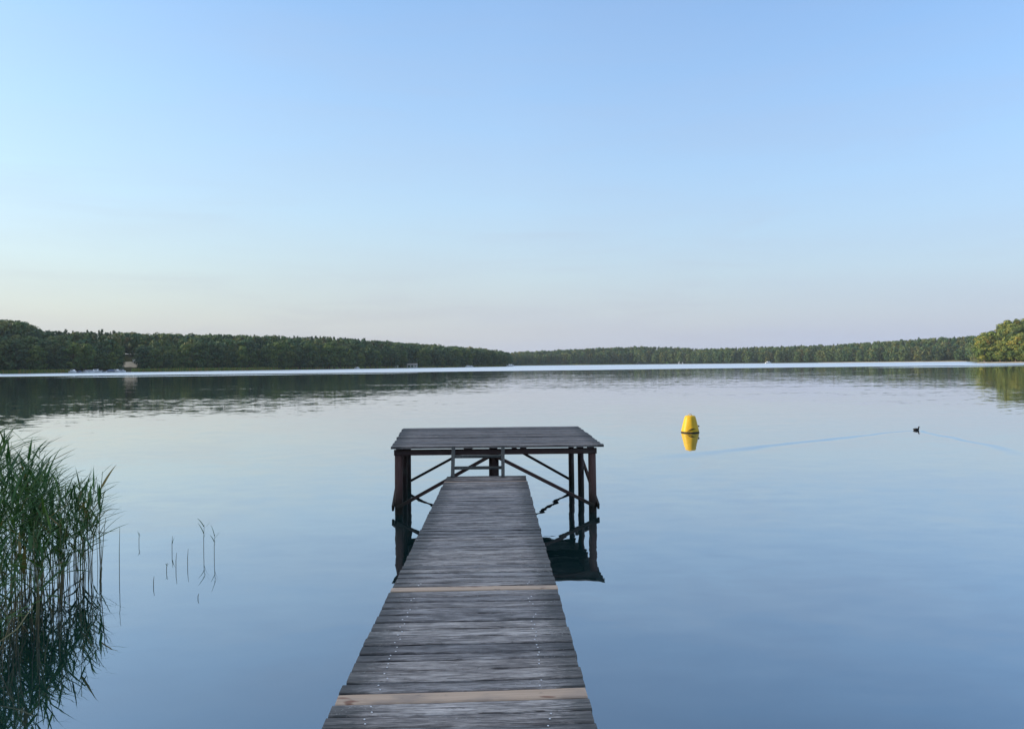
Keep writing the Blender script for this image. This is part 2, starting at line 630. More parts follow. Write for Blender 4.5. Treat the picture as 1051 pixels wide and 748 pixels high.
M['leaf'] = leaf_mat("broadleaf_foliage", [(0.0, (0.024, 0.062, 0.038)), (0.40, (0.054, 0.115, 0.052)), (0.72, (0.110, 0.155, 0.055)), (1.0, (0.155, 0.150, 0.055))])
M['needle'] = leaf_mat("pine_foliage", [(0.0, (0.026, 0.058, 0.038)), (0.5, (0.052, 0.092, 0.048)), (1.0, (0.125, 0.100, 0.055))], 0.12)
M['reed'] = leaf_mat("reed_leaf", [(0.0, (0.038, 0.098, 0.048)), (0.55, (0.074, 0.168, 0.066)), (0.85, (0.13, 0.21, 0.055)), (1.0, (0.26, 0.20, 0.09))], 0.3)
M['bark'] = plain("tree_bark", (0.10, 0.075, 0.055), 0.85, 0.2, 0, 0.4, 3)
M['sand'] = plain("pale_sand", (0.58, 0.52, 0.40), 0.9, 0.2, 0, 0.25, 0.6)


def ground_mat():
    t = NT("bank_ground")
    co = t.new("TexCoord").outputs['Object']
    n = t.noise(co, 0.08, 6, 0.65)
    n2 = t.noise(co, 1.3, 5, 0.7)
    c = t.ramp(n, [(0.3, (0.045, 0.060, 0.022)), (0.55, (0.075, 0.085, 0.032)), (0.75, (0.11, 0.095, 0.05))])
    c = t.mix(t.math('MULTIPLY', n2, 0.5), c, (0.035, 0.035, 0.02))
    return t.done(t.bsdf(c, 0.9, 0.1).outputs[0])


M['ground'] = ground_mat()


# ------------------------------------------------------------------ terrain and water
# shore: (photo column, distance ahead, height of the skyline there in photo rows)
SHORE = [(-330, 180, 330), (-200, 300, 326), (-100, 380, 324), (0, 450, 327.5), (22, 452, 328), (42, 458, 338), (100, 480, 339), (140, 500, 341),
         (200, 520, 342), (270, 560, 343.5), (350, 620, 345.5), (400, 680, 350), (450, 740, 353.5),
         (500, 820, 357.5), (516, 855, 359.5), (524, 870, 362), (526, 1250, 361), (560, 1260, 360), (600, 1260, 357.5), (650, 1280, 355.5),
         (690, 1250, 356), (722, 1200, 358), (760, 1150, 356.5), (800, 1100, 355.5), (850, 1040, 354), (900, 980, 350.5),
         (950, 920, 347.5), (998, 880, 344.5), (1002, 492, 346), (1010, 488, 341), (1022, 482, 335), (1034, 478, 328), (1051, 470, 327),
         (1100, 440, 322), (1200, 380, 318), (1330, 290, 315)]
S_PX = np.array([s[0] for s in SHORE], float)
S_Y = np.array([s[1] * (0.93 if s[0] < 525 else 1.0) for s in SHORE], float)
S_T = np.array([s[2] for s in SHORE], float)
AZ_IN = (math.atan((S_PX[0] - 525.5) / FPX), math.atan((S_PX[-1] - 525.5) / FPX))


def px_of(az): return 525.5 + FPX * np.tan(az)


def skyline(px, y):
    """height of the skyline for trees standing y ahead"""
    Hpx = 374.0 - (px - 525.5) * math.tan(ROLL)
    return CAM_Z + (Hpx - np.interp(px, S_PX, S_T)) / FPX * y


def shore_r(az):
    """distance to the shore in a direction (radians from the view)"""
    if AZ_IN[0] <= az <= AZ_IN[1]:
        return float(np.interp(px_of(az), S_PX, S_Y)) / math.cos(az)
    d = math.degrees(az)
    return float(np.interp(d, [-180, -150, -110, -80, -62, -54, math.degrees(AZ_IN[0]), math.degrees(AZ_IN[1]), 60, 80, 105, 140, 180],
                           [4.0, 4.6, 8.0, 9.5, 12, 60, shore_r(AZ_IN[0] + 1e-6), shore_r(AZ_IN[1] - 1e-6), 160, 40, 14, 6, 4.0]))


def rise(az):
    if AZ_IN[0] <= az <= AZ_IN[1]:
        px = px_of(az)
        y = float(np.interp(px, S_PX, S_Y)) + 70
        return max(0.8, skyline(px, y) - 16.5)
    return 6.0


def ground_z(az, d):
    s = min(max(d / 75.0, 0), 1)
    s = s * s * (3 - 2 * s)
    return -1.6 * (1 if d < -6 else max(0, -d / 6)) + 0.45 * min(max(d / 3, 0), 1) + rise(az) * s


azs = []
a = -180.0
while a < 180.0:
    azs.append(R(a))
    a += 0.25 if -46 < a < 46 else 2.5
st = [-1e9, -60, -6, 0, 3, 10, 22, 36, 52, 75, 110, 220, 600, 1100]
gv, gf = [], []
for az in azs:
    r0 = shore_r(az)
    for k, s in enumerate(st):
        r_ = max(0.5 + 0.01 * k, r0 + s) if k > 1 else (0.2 if k == 0 else max(0.4, r0 * 0.5, r0 - 60))
        d = r_ - r0
        z = ground_z(az, d)
        if d > 75: z -= min(d - 75, 700) * 0.004
        gv.append((r_ * math.sin(az), r_ * math.cos(az), z))
ns, na = len(st), len(azs)
for i in range(na):
    j = (i + 1) % na
    for k in range(ns - 1):
        gf.append((i * ns + k, j * ns + k, j * ns + k + 1, i * ns + k + 1))
gm = bpy.data.meshes.new("ground")
gm.from_pydata(gv, [], gf)
tag(mesh_object("ground", gm, M['ground']), kind='structure')

wv, wf = [], []
rr = [0.0, 5, 12, 25, 50, 100, 200, 400, 800, 1500, 2400]
nn = 48
for r_ in rr[1:]:
    for k in range(nn):
        wv.append((r_ * math.sin(2 * math.pi * k / nn), r_ * math.cos(2 * math.pi * k / nn), 0))
wv.append((0, 0, 0))
for i in range(len(rr) - 2):
    for k in range(nn):
        wf.append((i * nn + k, (i + 1) * nn + k, (i + 1) * nn + (k + 1) % nn, i * nn + (k + 1) % nn))
for k in range(nn):
    wf.append((len(wv) - 1, k, (k + 1) % nn))
wm = bpy.data.meshes.new("water")
wm.from_pydata(wv, [], [f[::-1] for f in wf])
tag(mesh_object("water", wm, M['water']), kind='structure')


# the evening air over the lake
hm = NT("evening_haze")
pv = hm.new("VolumePrincipled")
pv.inputs['Color'].default_value = (0.72, 0.90, 1.0, 1)
pv.inputs['Density'].default_value = 0.000075
pv.inputs['Anisotropy'].default_value = 0.0
hm.l.new(pv.outputs[0], hm.out.inputs['Volume'])
hb = MB()
hb.box((0, 0, 38.5), (5400, 5400, 83))
tag(hb.build("haze", hm.m), "thin evening haze over the lake", "haze", kind='stuff')


# ------------------------------------------------------------------ trees
def crown_arrays(rng, kind, n_clump, n_leaf, leaf):
    """leaves gathered on rounded lobes (broadleaf) or tiers (conifers), for a tree 16 m high; returns verts, faces, tint"""
    H = 16.0
    cs = []                                                          # x, y, z, radius, tint, height squash
    if kind == 'broad':
        Rx = rng.uniform(4.6, 5.8)
        low = rng.uniform(0.3, 1.2)
        for i in range(n_clump):
            t = (i + rng.uniform(0, 1)) / n_clump
            prof = max(0.12, math.sin(math.pi * min(0.97, 0.20 + 0.74 * t))) ** 0.7
            an = i * 2.4 + rng.uniform(-.6, .6)
            rad = Rx * prof * rng.uniform(0.40, 0.66) * (1 if t < .88 else .25)
            r_ = rng.uniform(1.7, 2.7) * (1 - 0.15 * t)
            cs.append((rad * math.cos(an), rad * math.sin(an), min(H - r_ * .85, low + r_ * .6 + t * (H - low - 2.2)), r_, 0.40 + 0.12 * t + rng.normal(0, .13), .85))
    elif kind == 'pine':
        Rx = rng.uniform(2.2, 3.0)
        low = rng.uniform(5.0, 7.5)
        for i in range(n_clump):
            t = rng.uniform(0, 1) ** 0.8
            rad = Rx * (1.05 - 0.8 * t ** 1.6) * math.sqrt(rng.uniform(0.2, 1))
            an = rng.uniform(0, 2 * math.pi)
            cs.append((rad * math.cos(an), rad * math.sin(an), low + t * (H - low - 0.6), rng.uniform(0.6, 1.15), .42 + rng.normal(0, .13), .6))
    else:                                                            # spruce
        Rx = rng.uniform(2.0, 2.7)
        low = 1.0
        for i in range(n_clump):
            t = rng.uniform(0, 1) ** 1.2
            rad = Rx * (1.0 - t) * math.sqrt(rng.uniform(0.3, 1)) + 0.05
            an = rng.uniform(0, 2 * math.pi)
            cs.append((rad * math.cos(an), rad * math.sin(an), low + t * (H - low), rng.uniform(0.4, 0.8), .38 + rng.normal(0, .12), .6))
    V, T = [], []
    for (x, y, z, r_, ct, sq) in cs:
        k = max(4, int(n_leaf * (r_ / 2.1) ** 2)) if kind == 'broad' else n_leaf
        u = rng.normal(size=(k, 3)) + np.array((0, 0, 0.25))
        u /= np.linalg.norm(u, axis=1)[:, None]
        rad = r_ * rng.uniform(0.55, 1.08, k) ** 0.5
        rad = rad * (1 + 0.16 * np.sin(u[:, 0] * 5 + x) * np.sin(u[:, 2] * 6 + z))
        c = np.array((x, y, z)) + u * rad[:, None] * np.array((1.05, 1.05, sq))
        n = u + rng.normal(0, 0.36, (k, 3)) + np.array((0, 0, 0.1))
        n /= np.linalg.norm(n, axis=1)[:, None]
        a_ = np.cross(n, rng.normal(size=(k, 3)))
        a_ /= np.linalg.norm(a_, axis=1)[:, None]
        b_ = np.cross(n, a_)
        s = leaf * rng.uniform(0.6, 1.35, k)[:, None]
        q = np.stack([c - a_ * s - b_ * s * 0.6, c + a_ * s * 0.7 - b_ * s * 0.7, c + a_ * s + b_ * s * 0.6, c - a_ * s * 0.7 + b_ * s * 0.7], 1)
        V.append(q.reshape(-1, 3))
        T.append(np.repeat(np.clip(ct + rng.normal(0, 0.09, k), 0, 1), 4))
    V = np.concatenate(V)
    T = np.concatenate(T)
    F = np.arange(len(V)).reshape(-1, 4)
    return V, F, T


def trunk_mesh(rng, kind):
    b = MB()
    lean = rng.uniform(-0.5, 0.5)
    top = 13.5 if kind != 'broad' else 11.0
    pts = [(0, 0, -0.8), (lean * .1, 0, 2), (lean * .4, lean * .2, 6), (lean * .7, lean * .3, top)]
    r0 = 0.30 if kind == 'broad' else 0.20
    b.tube(pts, [r0 * 1.3, r0, r0 * .7, r0 * .2], 6)
    for k in range(6 if kind == 'broad' else 4):
        an = k * 2.4 + rng.uniform(-.4, .4)
        z0 = rng.uniform(3.2, 8.5) if kind == 'broad' else rng.uniform(7, 12)
        L = rng.uniform(1.8, 3.2) if kind == 'broad' else rng.uniform(.9, 1.8)
        b.tube([(lean * .3, lean * .1, z0), (math.cos(an) * L * .5, math.sin(an) * L * .5, z0 + L * .45), (math.cos(an) * L, math.sin(an) * L, z0 + L * .8)],
               [r0 * .4, r0 * .28, r0 * .1], 5)
    return b.mesh("trunk")


rng = np.random.default_rng(11)
FINE, COARSE = {}, {}
for kind, nv_, nc, nl, ls in (('broad', 9, 20, 110, 0.36), ('pine', 4, 34, 24, 0.27), ('spruce', 3, 44, 20, 0.26)):
    FINE[kind], COARSE[kind] = [], []
    for i in range(nv_):
        V, F, T = crown_arrays(rng, kind, nc, nl, ls)
        cm = np_mesh("crown", V, F, T)
        cm.materials.append(M['leaf'] if kind == 'broad' else M['needle'])
        tm = trunk_mesh(rng, kind)
        tm.materials.append(M['bark'])
        FINE[kind].append((cm, tm))
        COARSE[kind].append(crown_arrays(rng, kind, nc if kind == 'broad' else int(nc * 0.75), 40 if kind == 'broad' else 11, ls * 1.45))


def tree(kind, x, y, z, h, rot, wide, tone, label, group, variant):
    o = empty(kind_name[kind], (x, y, z), rot)
    s = h / 16.0
    o.scale = (s * wide, s * wide, s)
    tag(o, label, 'tree', group)
    cm, tm = FINE[kind][variant % len(FINE[kind])]
    t_ = mesh_object("trunk", tm, parent=o)
    c_ = mesh_object("crown", cm, parent=o)
    c_.color = (*tone, 1)
    return o


kind_name = {'broad': "broadleaf_tree", 'pine': "pine_tree", 'spruce': "spruce_tree"}


class Wood:
    """the mass of the far wood: every tree's leaf clumps gathered into one object"""
    def __init__(self): self.V, self.T, self.n = [], [], 0

    def tree(self, rng, kind, x, y, z, h, wide, dt):
        V, F, T = COARSE[kind][rng.integers(len(COARSE[kind]))]
        a_ = rng.uniform(0, 6.28)
        s = h / 16.0
        c, s_ = math.cos(a_), math.sin(a_)
        W = np.empty_like(V)
        W[:, 0] = (V[:, 0] * c - V[:, 1] * s_) * s * wide + x
        W[:, 1] = (V[:, 0] * s_ + V[:, 1] * c) * s * wide + y
        W[:, 2] = V[:, 2] * s + z
        self.V.append(W)
        self.T.append(np.clip(T + dt, 0, 1))
        self.n += 1

    def build(self, name, mat):
        V = np.concatenate(self.V)
        T = np.concatenate(self.T)
        F = np.arange(len(V)).reshape(-1, 4)
        me = np_mesh(name, V, F, T)
        o = mesh_object(name, me, mat)
        o.color = (1, 1, 1, 1)
        return o


def shore_point(px, d):
    """a point d metres inland of the shore at a photo column"""
    az = math.atan((px - 525.5) / FPX)
    r_ = shore_r(az) + d
    return r_ * math.sin(az), r_ * math.cos(az), ground_z(az, d), az


CLEAR = (121.0, 141.5)           # the open sandy slope on the left shore, photo columns
wood_b, wood_n = Wood(), Wood()
n_things = 0
rows_left = [(5, 6.6, 1), (12, 6.8, 1), (18, 6.5, 0), (26, 6.5, 0), (35, 6.5, 0), (45, 6.5, 0), (56, 6.5, 0), (68, 6.5, 0), (76, 4.2, 0), (84, 4.0, 0), (93, 4.0, 0), (104, 4.5, 0), (118, 5, 0)]


def walk(px0, px1, d, step, rng):
    px = px0
    while px < px1:
        yield px
        y = float(np.interp(px, S_PX, S_Y)) + d
        px += FPX * step * rng.uniform(0.7, 1.3) / y


L_LEFT = ["dark green broadleaf tree at the water's edge of the wood on the left shore"]
for (d, step, front) in rows_left:
    for px in walk(-150, 523, d, step, rng):
        dd = d + rng.uniform(-2.2, 2.2)
        if CLEAR[0] - 1 < px < CLEAR[1] + 2.5 and dd < 50: continue
        if (417 < px < 430 or 405 < px < 408.5) and dd < 10: continue
        x, y, z, az = shore_point(px, dd)
        if d > 60:
            spiky = 46 < px < 128 or 285 < px < 385
            kind = rng.choice(['spruce', 'pine', 'broad'], p=[.78, .12, .10] if spiky else [.16, .08, .76])
        elif d > 30: kind = rng.choice(['spruce', 'pine', 'broad'], p=[.15, .25, .6])
        else: kind = 'broad'
        sk = skyline(px, y)
        lim = sk - z + rng.normal(-0.7, 0.55) - max(0, 60 - d) * 0.035
        h = min(rng.uniform(11.5, 20), max(5, lim))
        wide = rng.uniform(0.95, 1.45) - (0.1 if kind == 'spruce' else -0.15 if kind == 'pine' else 0.05)
        if front and -12 < px < 523 and n_things < 232:
            warm = rng.uniform(0, 1)
            tone = (0.62 + 0.9 * warm * warm, 0.70 + 0.62 * warm * warm, 0.85 - 0.05 * warm)
            if px < 270: lab = "dark green broadleaf tree in the wood along the near part of the left shore"; grp = "broadleaf trees along the left shore"
            else: lab = "green broadleaf tree in the wood running out to the point at mid lake"; grp = "broadleaf trees running out to the point"
            tree(kind, x, y, z, h, rng.uniform(0, 6.28), wide, tone, lab, grp, int(rng.integers(20)))
            n_things += 1
        else:
            (wood_b if kind == 'broad' else wood_n).tree(rng, kind, x, y, z, h, wide, rng.normal(0.03, 0.18) + (0.5 if 112 < px < 146 and d > 40 and rng.uniform() < .5 else 0))

for (d, step) in [(4, 7), (11, 7), (19, 7.5), (28, 7.5), (40, 7.5), (54, 7), (66, 6.5), (78, 6), (90, 6), (105, 6.5)]:
    for px in walk(525.8, 1008, d, step, rng):
        dd = d + rng.uniform(-2.5, 2.5)
        x, y, z, az = shore_point(min(px, 1001), dd)
        if px > 1001: x += (px - 1001) / FPX * y
        kind = rng.choice(['spruce', 'pine', 'broad'], p=[.22, .26, .52])
        lim = skyline(px, y) - z + rng.normal(-0.4, 0.8) - max(0, 50 - d) * 0.05
        h = min(rng.uniform(15, 21), max(6, lim))
        (wood_b if kind == 'broad' else wood_n).tree(rng, kind, x, y, z, h, rng.uniform(0.95, 1.3), rng.normal(0.12, 0.16))

# the sunlit clump on the right shore: trees of their own
for (d, step) in [(4, 5), (9, 5.5), (16, 5.5), (24, 6), (33, 6), (43, 6), (55, 6), (70, 6)]:
    for px in walk(1010.5, 1130, d, step, rng):
        dd = d + rng.uniform(-2, 2)
        x, y, z, az = shore_point(px, dd)
        kind = rng.choice(['broad', 'pine'], p=[.85, .15]) if d < 45 else rng.choice(['broad', 'pine'], p=[.5, .5])
        lim = skyline(px, y) - z + rng.normal(-0.5, 0.8) - max(0, 50 - d) * 0.03
        h = min(rng.uniform(13, 19), max(5, lim))
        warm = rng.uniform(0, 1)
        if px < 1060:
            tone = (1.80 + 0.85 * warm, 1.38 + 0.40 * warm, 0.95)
            lab = "yellow green broadleaf tree in the sunlit clump on the right shore" if kind == 'broad' else "pine tree with bare lower trunk in the sunlit clump on the right shore"
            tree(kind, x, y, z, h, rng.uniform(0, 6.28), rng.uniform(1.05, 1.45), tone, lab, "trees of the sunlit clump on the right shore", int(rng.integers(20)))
        else:
            (wood_b if kind == 'broad' else wood_n).tree(rng, kind, x, y, z, h, 1.1, rng.normal(0.2, 0.1))

tag(wood_b.build("far_wood", M['leaf']), "far broadleaf wood covering the slopes round the lake", "wood", kind='stuff')
tag(wood_n.build("far_pine_wood", M['needle']), "far conifer wood along the skyline round the lake", "wood", kind='stuff')

# the wood on the bank behind and left of the jetty, which keeps the jetty in shade
near = Wood()
for k in range(80):
    yy = rng.uniform(-45, 13.5)
    xx = -33 - rng.uniform(0, 22)
    near.tree(rng, 'broad', xx, yy, 1.5, rng.uniform(15, 19), 1.2, 0.0)
tag(near.build("bank_wood", M['leaf']), "wood on the near bank behind the jetty", "wood", kind='stuff')

# reed fringe along the left shore
fr_v = []
for k in range(9000):
    px = rng.choice([rng.uniform(-60, 72), rng.uniform(135, 285), rng.uniform(527, 650), rng.uniform(285, 520)], p=[.34, .42, .14, .10])
    d = rng.uniform(-5.5, 2.5)
    x, y, z, az = shore_point(px, d)
    z = max(z, -0.1) if d > 0 else -0.1
    h, w = rng.uniform(1.2, 2.4), rng.uniform(0.10, 0.28)
    a_ = rng.uniform(0, 3.14)
    dx, dy, lx = math.cos(a_) * w, math.sin(a_) * w, rng.uniform(-.3, .3)
    fr_v.append([(x - dx, y - dy, z), (x + dx, y + dy, z), (x + dx * .3 + lx, y + dy * .3, z + h), (x - dx * .3 + lx, y - dy * .3, z + h)])
fv = np.array(fr_v).reshape(-1, 3)
fo = mesh_object("reed_fringe", np_mesh("reed_fringe", fv, np.arange(len(fv)).reshape(-1, 4), np.repeat(rng.uniform(0.55, 1.0, 9000), 4)), M['reed'])
fo.color = (1.75, 1.35, 1.1, 1)
tag(fo, "low olive green reed belt fringing the far shores", "reeds", kind='stuff')

# the open slope of pale sand left of the point, and the sand strip on the far right shore
def sand_patch(name, cols, d0, d1, lift):
    vs_, fs_ = [], []
    n = len(cols)
    for i, px in enumerate(cols):
        for j in range(5):
            d = d0 + (d1 - d0) * j / 4
            edge = 1.0 if 0 < i < n - 1 else 0.45
            if j == 0: edge *= 0.9 + 0.1 * math.sin(i * 3.7)
            x, y, z, az = shore_point(px, d0 + (d - d0) * edge + (0.8 * math.sin(i * 2.1)))
            vs_.append((x, y, z + lift))
    for i in range(n - 1):
        for j in range(4):
            fs_.append((i * 5 + j, (i + 1) * 5 + j, (i + 1) * 5 + j + 1, i * 5 + j + 1))
    me = bpy.data.meshes.new(name)
    me.from_pydata(vs_, [], fs_)
    return tag(mesh_object(name, me, M['sand']), kind='structure')


sand_patch("sand_slope", [122, 125, 128, 131, 134, 137, 140, 142], 22, 38, 0.15)
sand_patch("beach", [x for x in range(840, 1000, 8)], -1.0, 3.2, 0.10)
sand_patch("right_beach", [x for x in range(1003, 1062, 6)], -0.6, 2.4, 0.10)

# ------------------------------------------------------------------ jetty
rnd = random.Random(5)
DECK_Z = 0.58


def edge_x(y, side):
    t = (y - 3.29) / (10.8 - 3.29)
    return (-0.866 + (-0.096) * t) if side < 0 else (0.358 - 0.180 * t)


jetty = empty("jetty", (-0.25, 3.0, 0))
tag(jetty, "long narrow walkway jetty of weathered grey boards running out to the platform", "jetty")
JO = Vector((-0.25, 3.0, 0))


def loc(p): return Vector(p) - JO


deck = MB()
fresh = []
screws = []
y = -2.4
FRESH_Y = (on_plane(470, 718, DECK_Z).y, on_plane(480, 604, DECK_Z).y, on_plane(498, 494.4, DECK_Z).y)
done = set()
while y < 10.78:
    w = rnd.choice([0.088, 0.095, 0.102, 0.110, 0.120]) + rnd.uniform(-.004, .004)
    gap = rnd.choice([0.011, 0.015, 0.019, 0.027]) + rnd.uniform(0, .004)
    isf = None
    for k, fy in enumerate(FRESH_Y):
        if k not in done and y + w / 2 > fy - 0.05:
            isf = k
            done.add(k)
            w = (0.098, 0.088, 0.06)[k]
            break
    if y + w > 10.80: break
    yc = y + w / 2
    skew = 0.052 - 0.0045 * max(0, yc) + rnd.uniform(-.006, .006)
    xl, xr = edge_x(yc, -1) + rnd.uniform(-.007, .005), edge_x(yc, 1) + rnd.uniform(-.005, .007)
    if yc > 10.1: skew *= 0.3
    W2 = (xr - xl) / 2
    p = loc((xl, yc - skew * W2, DECK_Z))
    q = loc((xr, yc + skew * W2, DECK_Z))
    if isf is not None:
        b = MB()
        b.plank(p, q, w, 0.032, rnd, rnd.random())
        fresh.append(b)
    else:
        deck.plank(p, q, w, 0.032, rnd, min(1, max(0, rnd.gauss(.48, .26))))
    if 3.1 < yc < 5.6 and isf is None:
        for fx in (0.155, 0.83):
            if rnd.random() < .2: continue
            for fy in (-0.24, 0.24):
                t = fx + rnd.uniform(-.012, .012)
                c = p.lerp(q, t)
                screws.append((c.x + rnd.uniform(-.006, .006), c.y + fy * w + rnd.uniform(-.006, .006), DECK_Z + 0.0015))
    y += w + gap
deck_o = deck.build("deck", M['deck'], jetty)
for b in fresh:
    f_ = b.build("deck_board", M['fresh'], jetty)
    f_['label'] = "pale fresh replacement board"
sm = MB()
sm.lathe((0, 0, 0), [(0.0048, -0.002), (0.0048, 0.0014), (0.0030, 0.0026), (0.0010, 0.0028)], 8)
sme = sm.mesh("screw")
sme.materials.append(M['screw'])
rnd.shuffle(screws)
screws.sort(key=lambda s: s[1])
for s in screws[:100]:
    o = mesh_object("screw", sme, parent=deck_o)
    o.location = s
for side in (-1, 1):
    b = MB()
    y0, y1 = -2.4, 10.7
    b.bar(loc((edge_x(y0, side) - side * .18, y0, DECK_Z - .115)), loc((edge_x(y1, side) - side * .18, y1, DECK_Z - .115)), .08, .16, rn=.4)
    b.build("stringer", M['timber'], jetty)
for yy in (0.8, 3.6, 6.4, 9.2):
    for side in (-1, 1):
        b = MB()
        x = edge_x(yy, side) - side * .10
        b.tube([loc((x, yy, -1.8)), loc((x, yy, DECK_Z - .05))], [.07, .065], 10, rn=.3)
        b.build("post", M['timber'], jetty, True)
    b = MB()
    b.bar(loc((edge_x(yy, -1) + .03, yy + .11, DECK_Z - .26)), loc((edge_x(yy, 1) - .03, yy + .11, DECK_Z - .26)), .07, .12, rn=.4)
    b.build("cross_beam", M['timber'], jetty)

# ------------------------------------------------------------------ platform
YF, YB = 10.90, 13.40
ZF, ZB = 1.005, 1.070
FL, FR = at_depth(402.0, 458.3, YF), at_depth(619.3, 456.6, YF)
BL, BR = at_depth(414.0, 437.9, YB), at_depth(593.3, 437.3, YB)
plat = empty("bathing_platform", (-0.25, 12.1, 0))
tag(plat, "raised wooden bathing platform on dark posts at the end of the jetty", "platform")
JO = Vector((-0.25, 12.1, 0))


def pz(t): return ZF + (ZB - ZF) * t


def px_edge(t, side):
    return (FL.x + (BL.x - FL.x) * t) if side < 0 else (FR.x + (BR.x - FR.x) * t)


pd = MB()
t = 0.0
n = 20
for i in range(n):
    w = (YB - YF) / n
    tc = (i + 0.5) / n
    yc = YF + (YB - YF) * tc
    sk = 0.010
    xl, xr = px_edge(tc, -1) + rnd.uniform(-.012, .012), px_edge(tc, 1) + rnd.uniform(-.012, .012)
    pd.plank(loc((xl, yc - sk, pz(tc))), loc((xr, yc + sk, pz(tc))), w - rnd.uniform(.004, .011), 0.034, rnd, min(1, max(0, rnd.gauss(.42, .22))))
pd.build("platform_deck", M['top'], plat)


def bar_part(name, p, q, w, h, side=None, rn=.5, mat='timber'):
    b = MB()
    b.bar(loc(p), loc(q), w, h, side, rn)
    return b.build(name, M[mat], plat)


def tube_part(name, pts, radii, rn=.5):
    b = MB()
    b.tube([loc(p) for p in pts], radii, 12, rn)
    return b.build(name, M['timber'], plat, True)


# cross joists along the width: front, middle, back; set below the boards
rows = [(YF + 0.10, 0.04), (YF + 1.22, 0.49), (YB - 0.16, 0.94)]
posts = {}
for k, (yy, tt) in enumerate(rows):
    zt = pz(tt) - 0.038
    xl, xr = px_edge(tt, -1) + 0.03, px_edge(tt, 1) - 0.085
    bar_part("beam", (xl, yy, zt - 0.060), (xr, yy, zt - 0.060), .07, .082, rn=.62 if k == 0 else .3)
    for side in (-1, 1):
        x = (xl + 0.06) if side < 0 else (xr - 0.065)
        posts[(k, side)] = Vector((x, yy, zt))
        r0 = .060 if k == 0 else .052
        tube_part("post", [(x + .004, yy + .002, -1.9), (x, yy, 0.2), (x - .004 * side, yy, zt - .105)], [r0 * 1.05, r0, r0 * .97], rn=.75 if k == 0 else .25)
for k, xx in ((0, -0.285), (2, -0.35)):
    yy = rows[k][0]
    tube_part("post", [(xx, yy, -1.9), (xx, yy, pz(rows[k][1]) - .143)], [.078, .074], rn=.1)
# side rails under the boards
for side in (-1, 1):
    p, q = posts[(0, side)], posts[(2, side)]
    off = -side * 0.10
    bar_part("joist", (p.x - side * .02, YF + .03, p.z - .012), (q.x - side * .02, YB - .03, q.z - .010), .09, .021, rn=.35)
    bar_part("joist", (p.x - side * 1.02, YF + .03, p.z - .012), (q.x - side * 1.02, YB - .03, q.z - .010), .09, .021, rn=.35)
    # a second joist end showing at the outer side of the front corner
    b0 = Vector((p.x + side * .02, p.y - .055, p.z - .055))
# diagonal braces in the front and back frames, from the middle post's head to the outer posts' feet
for k, th in ((0, .050), (2, .044)):
    yy = rows[k][0] + (-.085 if k == 0 else .07)
    cx = -0.30 if k == 0 else -0.36
    ztop = 0.86 if k == 0 else 0.90
    for side in (-1, 1):
        p = posts[(k, side)]
        dy = 0.0 if side < 0 else 0.006
        bar_part("brace", (cx + side * .03, yy + dy, ztop), (p.x + side * .015, yy + dy, 0.105), .035, th, (0, 1, 0), rn=.55 if k == 0 else .2)
# braces on the outer sides, crossing
for side in (-1, 1):
    p, q = posts[(0, side)], posts[(2, side)]
    for kk, (o_, za, zb) in enumerate(((.075, .10, .86), (.110, .88, .12))):
        a_ = Vector((p.x + side * o_, p.y - .10, za))
        c_ = Vector((q.x + side * o_, q.y + .10, zb))
        if kk == 1: continue
        bar_part("brace", a_, c_, .032, .085, (1, 0, 0), rn=.4)

# the two-step ladder between jetty and platform
ladder = empty("step_ladder", on_plane(490, 488, DECK_Z))
ladder.location = (-0.50, 10.76, DECK_Z)
tag(ladder, "low two step wooden ladder from the jetty end up to the platform", "ladder")
JO = Vector((-0.50, 10.76, DECK_Z))
xr1 = at_depth(465.2, 470, 10.80).x
xr2 = at_depth(516.2, 470, 10.80).x
for x in (xr1, xr2):
    b = MB()
    b.bar(loc((x, 10.65, DECK_Z + .001)), loc((x, 10.845, 1.0)), .050, .060, (1, 0, 0), rn=.55)
    b.build("rail", M['step'], ladder)
for zz, yy in ((DECK_Z + .125, 10.765), (DECK_Z + .285, 10.80)):
    b = MB()
    b.bar(loc((xr1 + .026, yy, zz)), loc((xr2 - .026, yy, zz)), .085, .038, (0, 1, 0), rn=.8)
    b.build("tread", M['step'], ladder)

# ------------------------------------------------------------------ buoy
bp = on_plane(708.5, 443.6)
buoy = empty("buoy", bp)
tag(buoy, "yellow cone shaped marker buoy floating on the lake beside the platform", "buoy")


def buoy_mat():
    t = NT("yellow_buoy_skin")
    co = t.new("TexCoord").outputs['Object']
    n = t.noise(co, 5, 5, 0.6)
    c = t.mix(n, (0.62, 0.36, 0.008), (0.80, 0.52, 0.02))
    s = t.noise(t.scale(co, (9, 9, 1.4)), 1.0, 4, 0.6)
    c = t.mix(t.math('MULTIPLY', t.maprange(s, .55, .75), .45), c, (0.45, 0.30, 0.05))
    return t.done(t.bsdf(c, 0.5, 0.35).outputs[0])


M['buoy'] = buoy_mat()
M['grime'] = plain("waterline_grime", (0.035, 0.030, 0.016), 0.7, 0.3, 0, 0.3, 20)
M['dark'] = plain("dark_fitting_and_dent_shade", (0.05, 0.04, 0.025), 0.6, 0.3, 0, 0.2, 20)
b = MB()


def wob(t_, z_):
    return 1 + 0.018 * math.sin(7 * t_) * (1 if z_ < .5 else .4) - (0.10 * math.exp(-((t_ - 4.35) / .35) ** 2 - ((z_ - .10) / .06) ** 2))


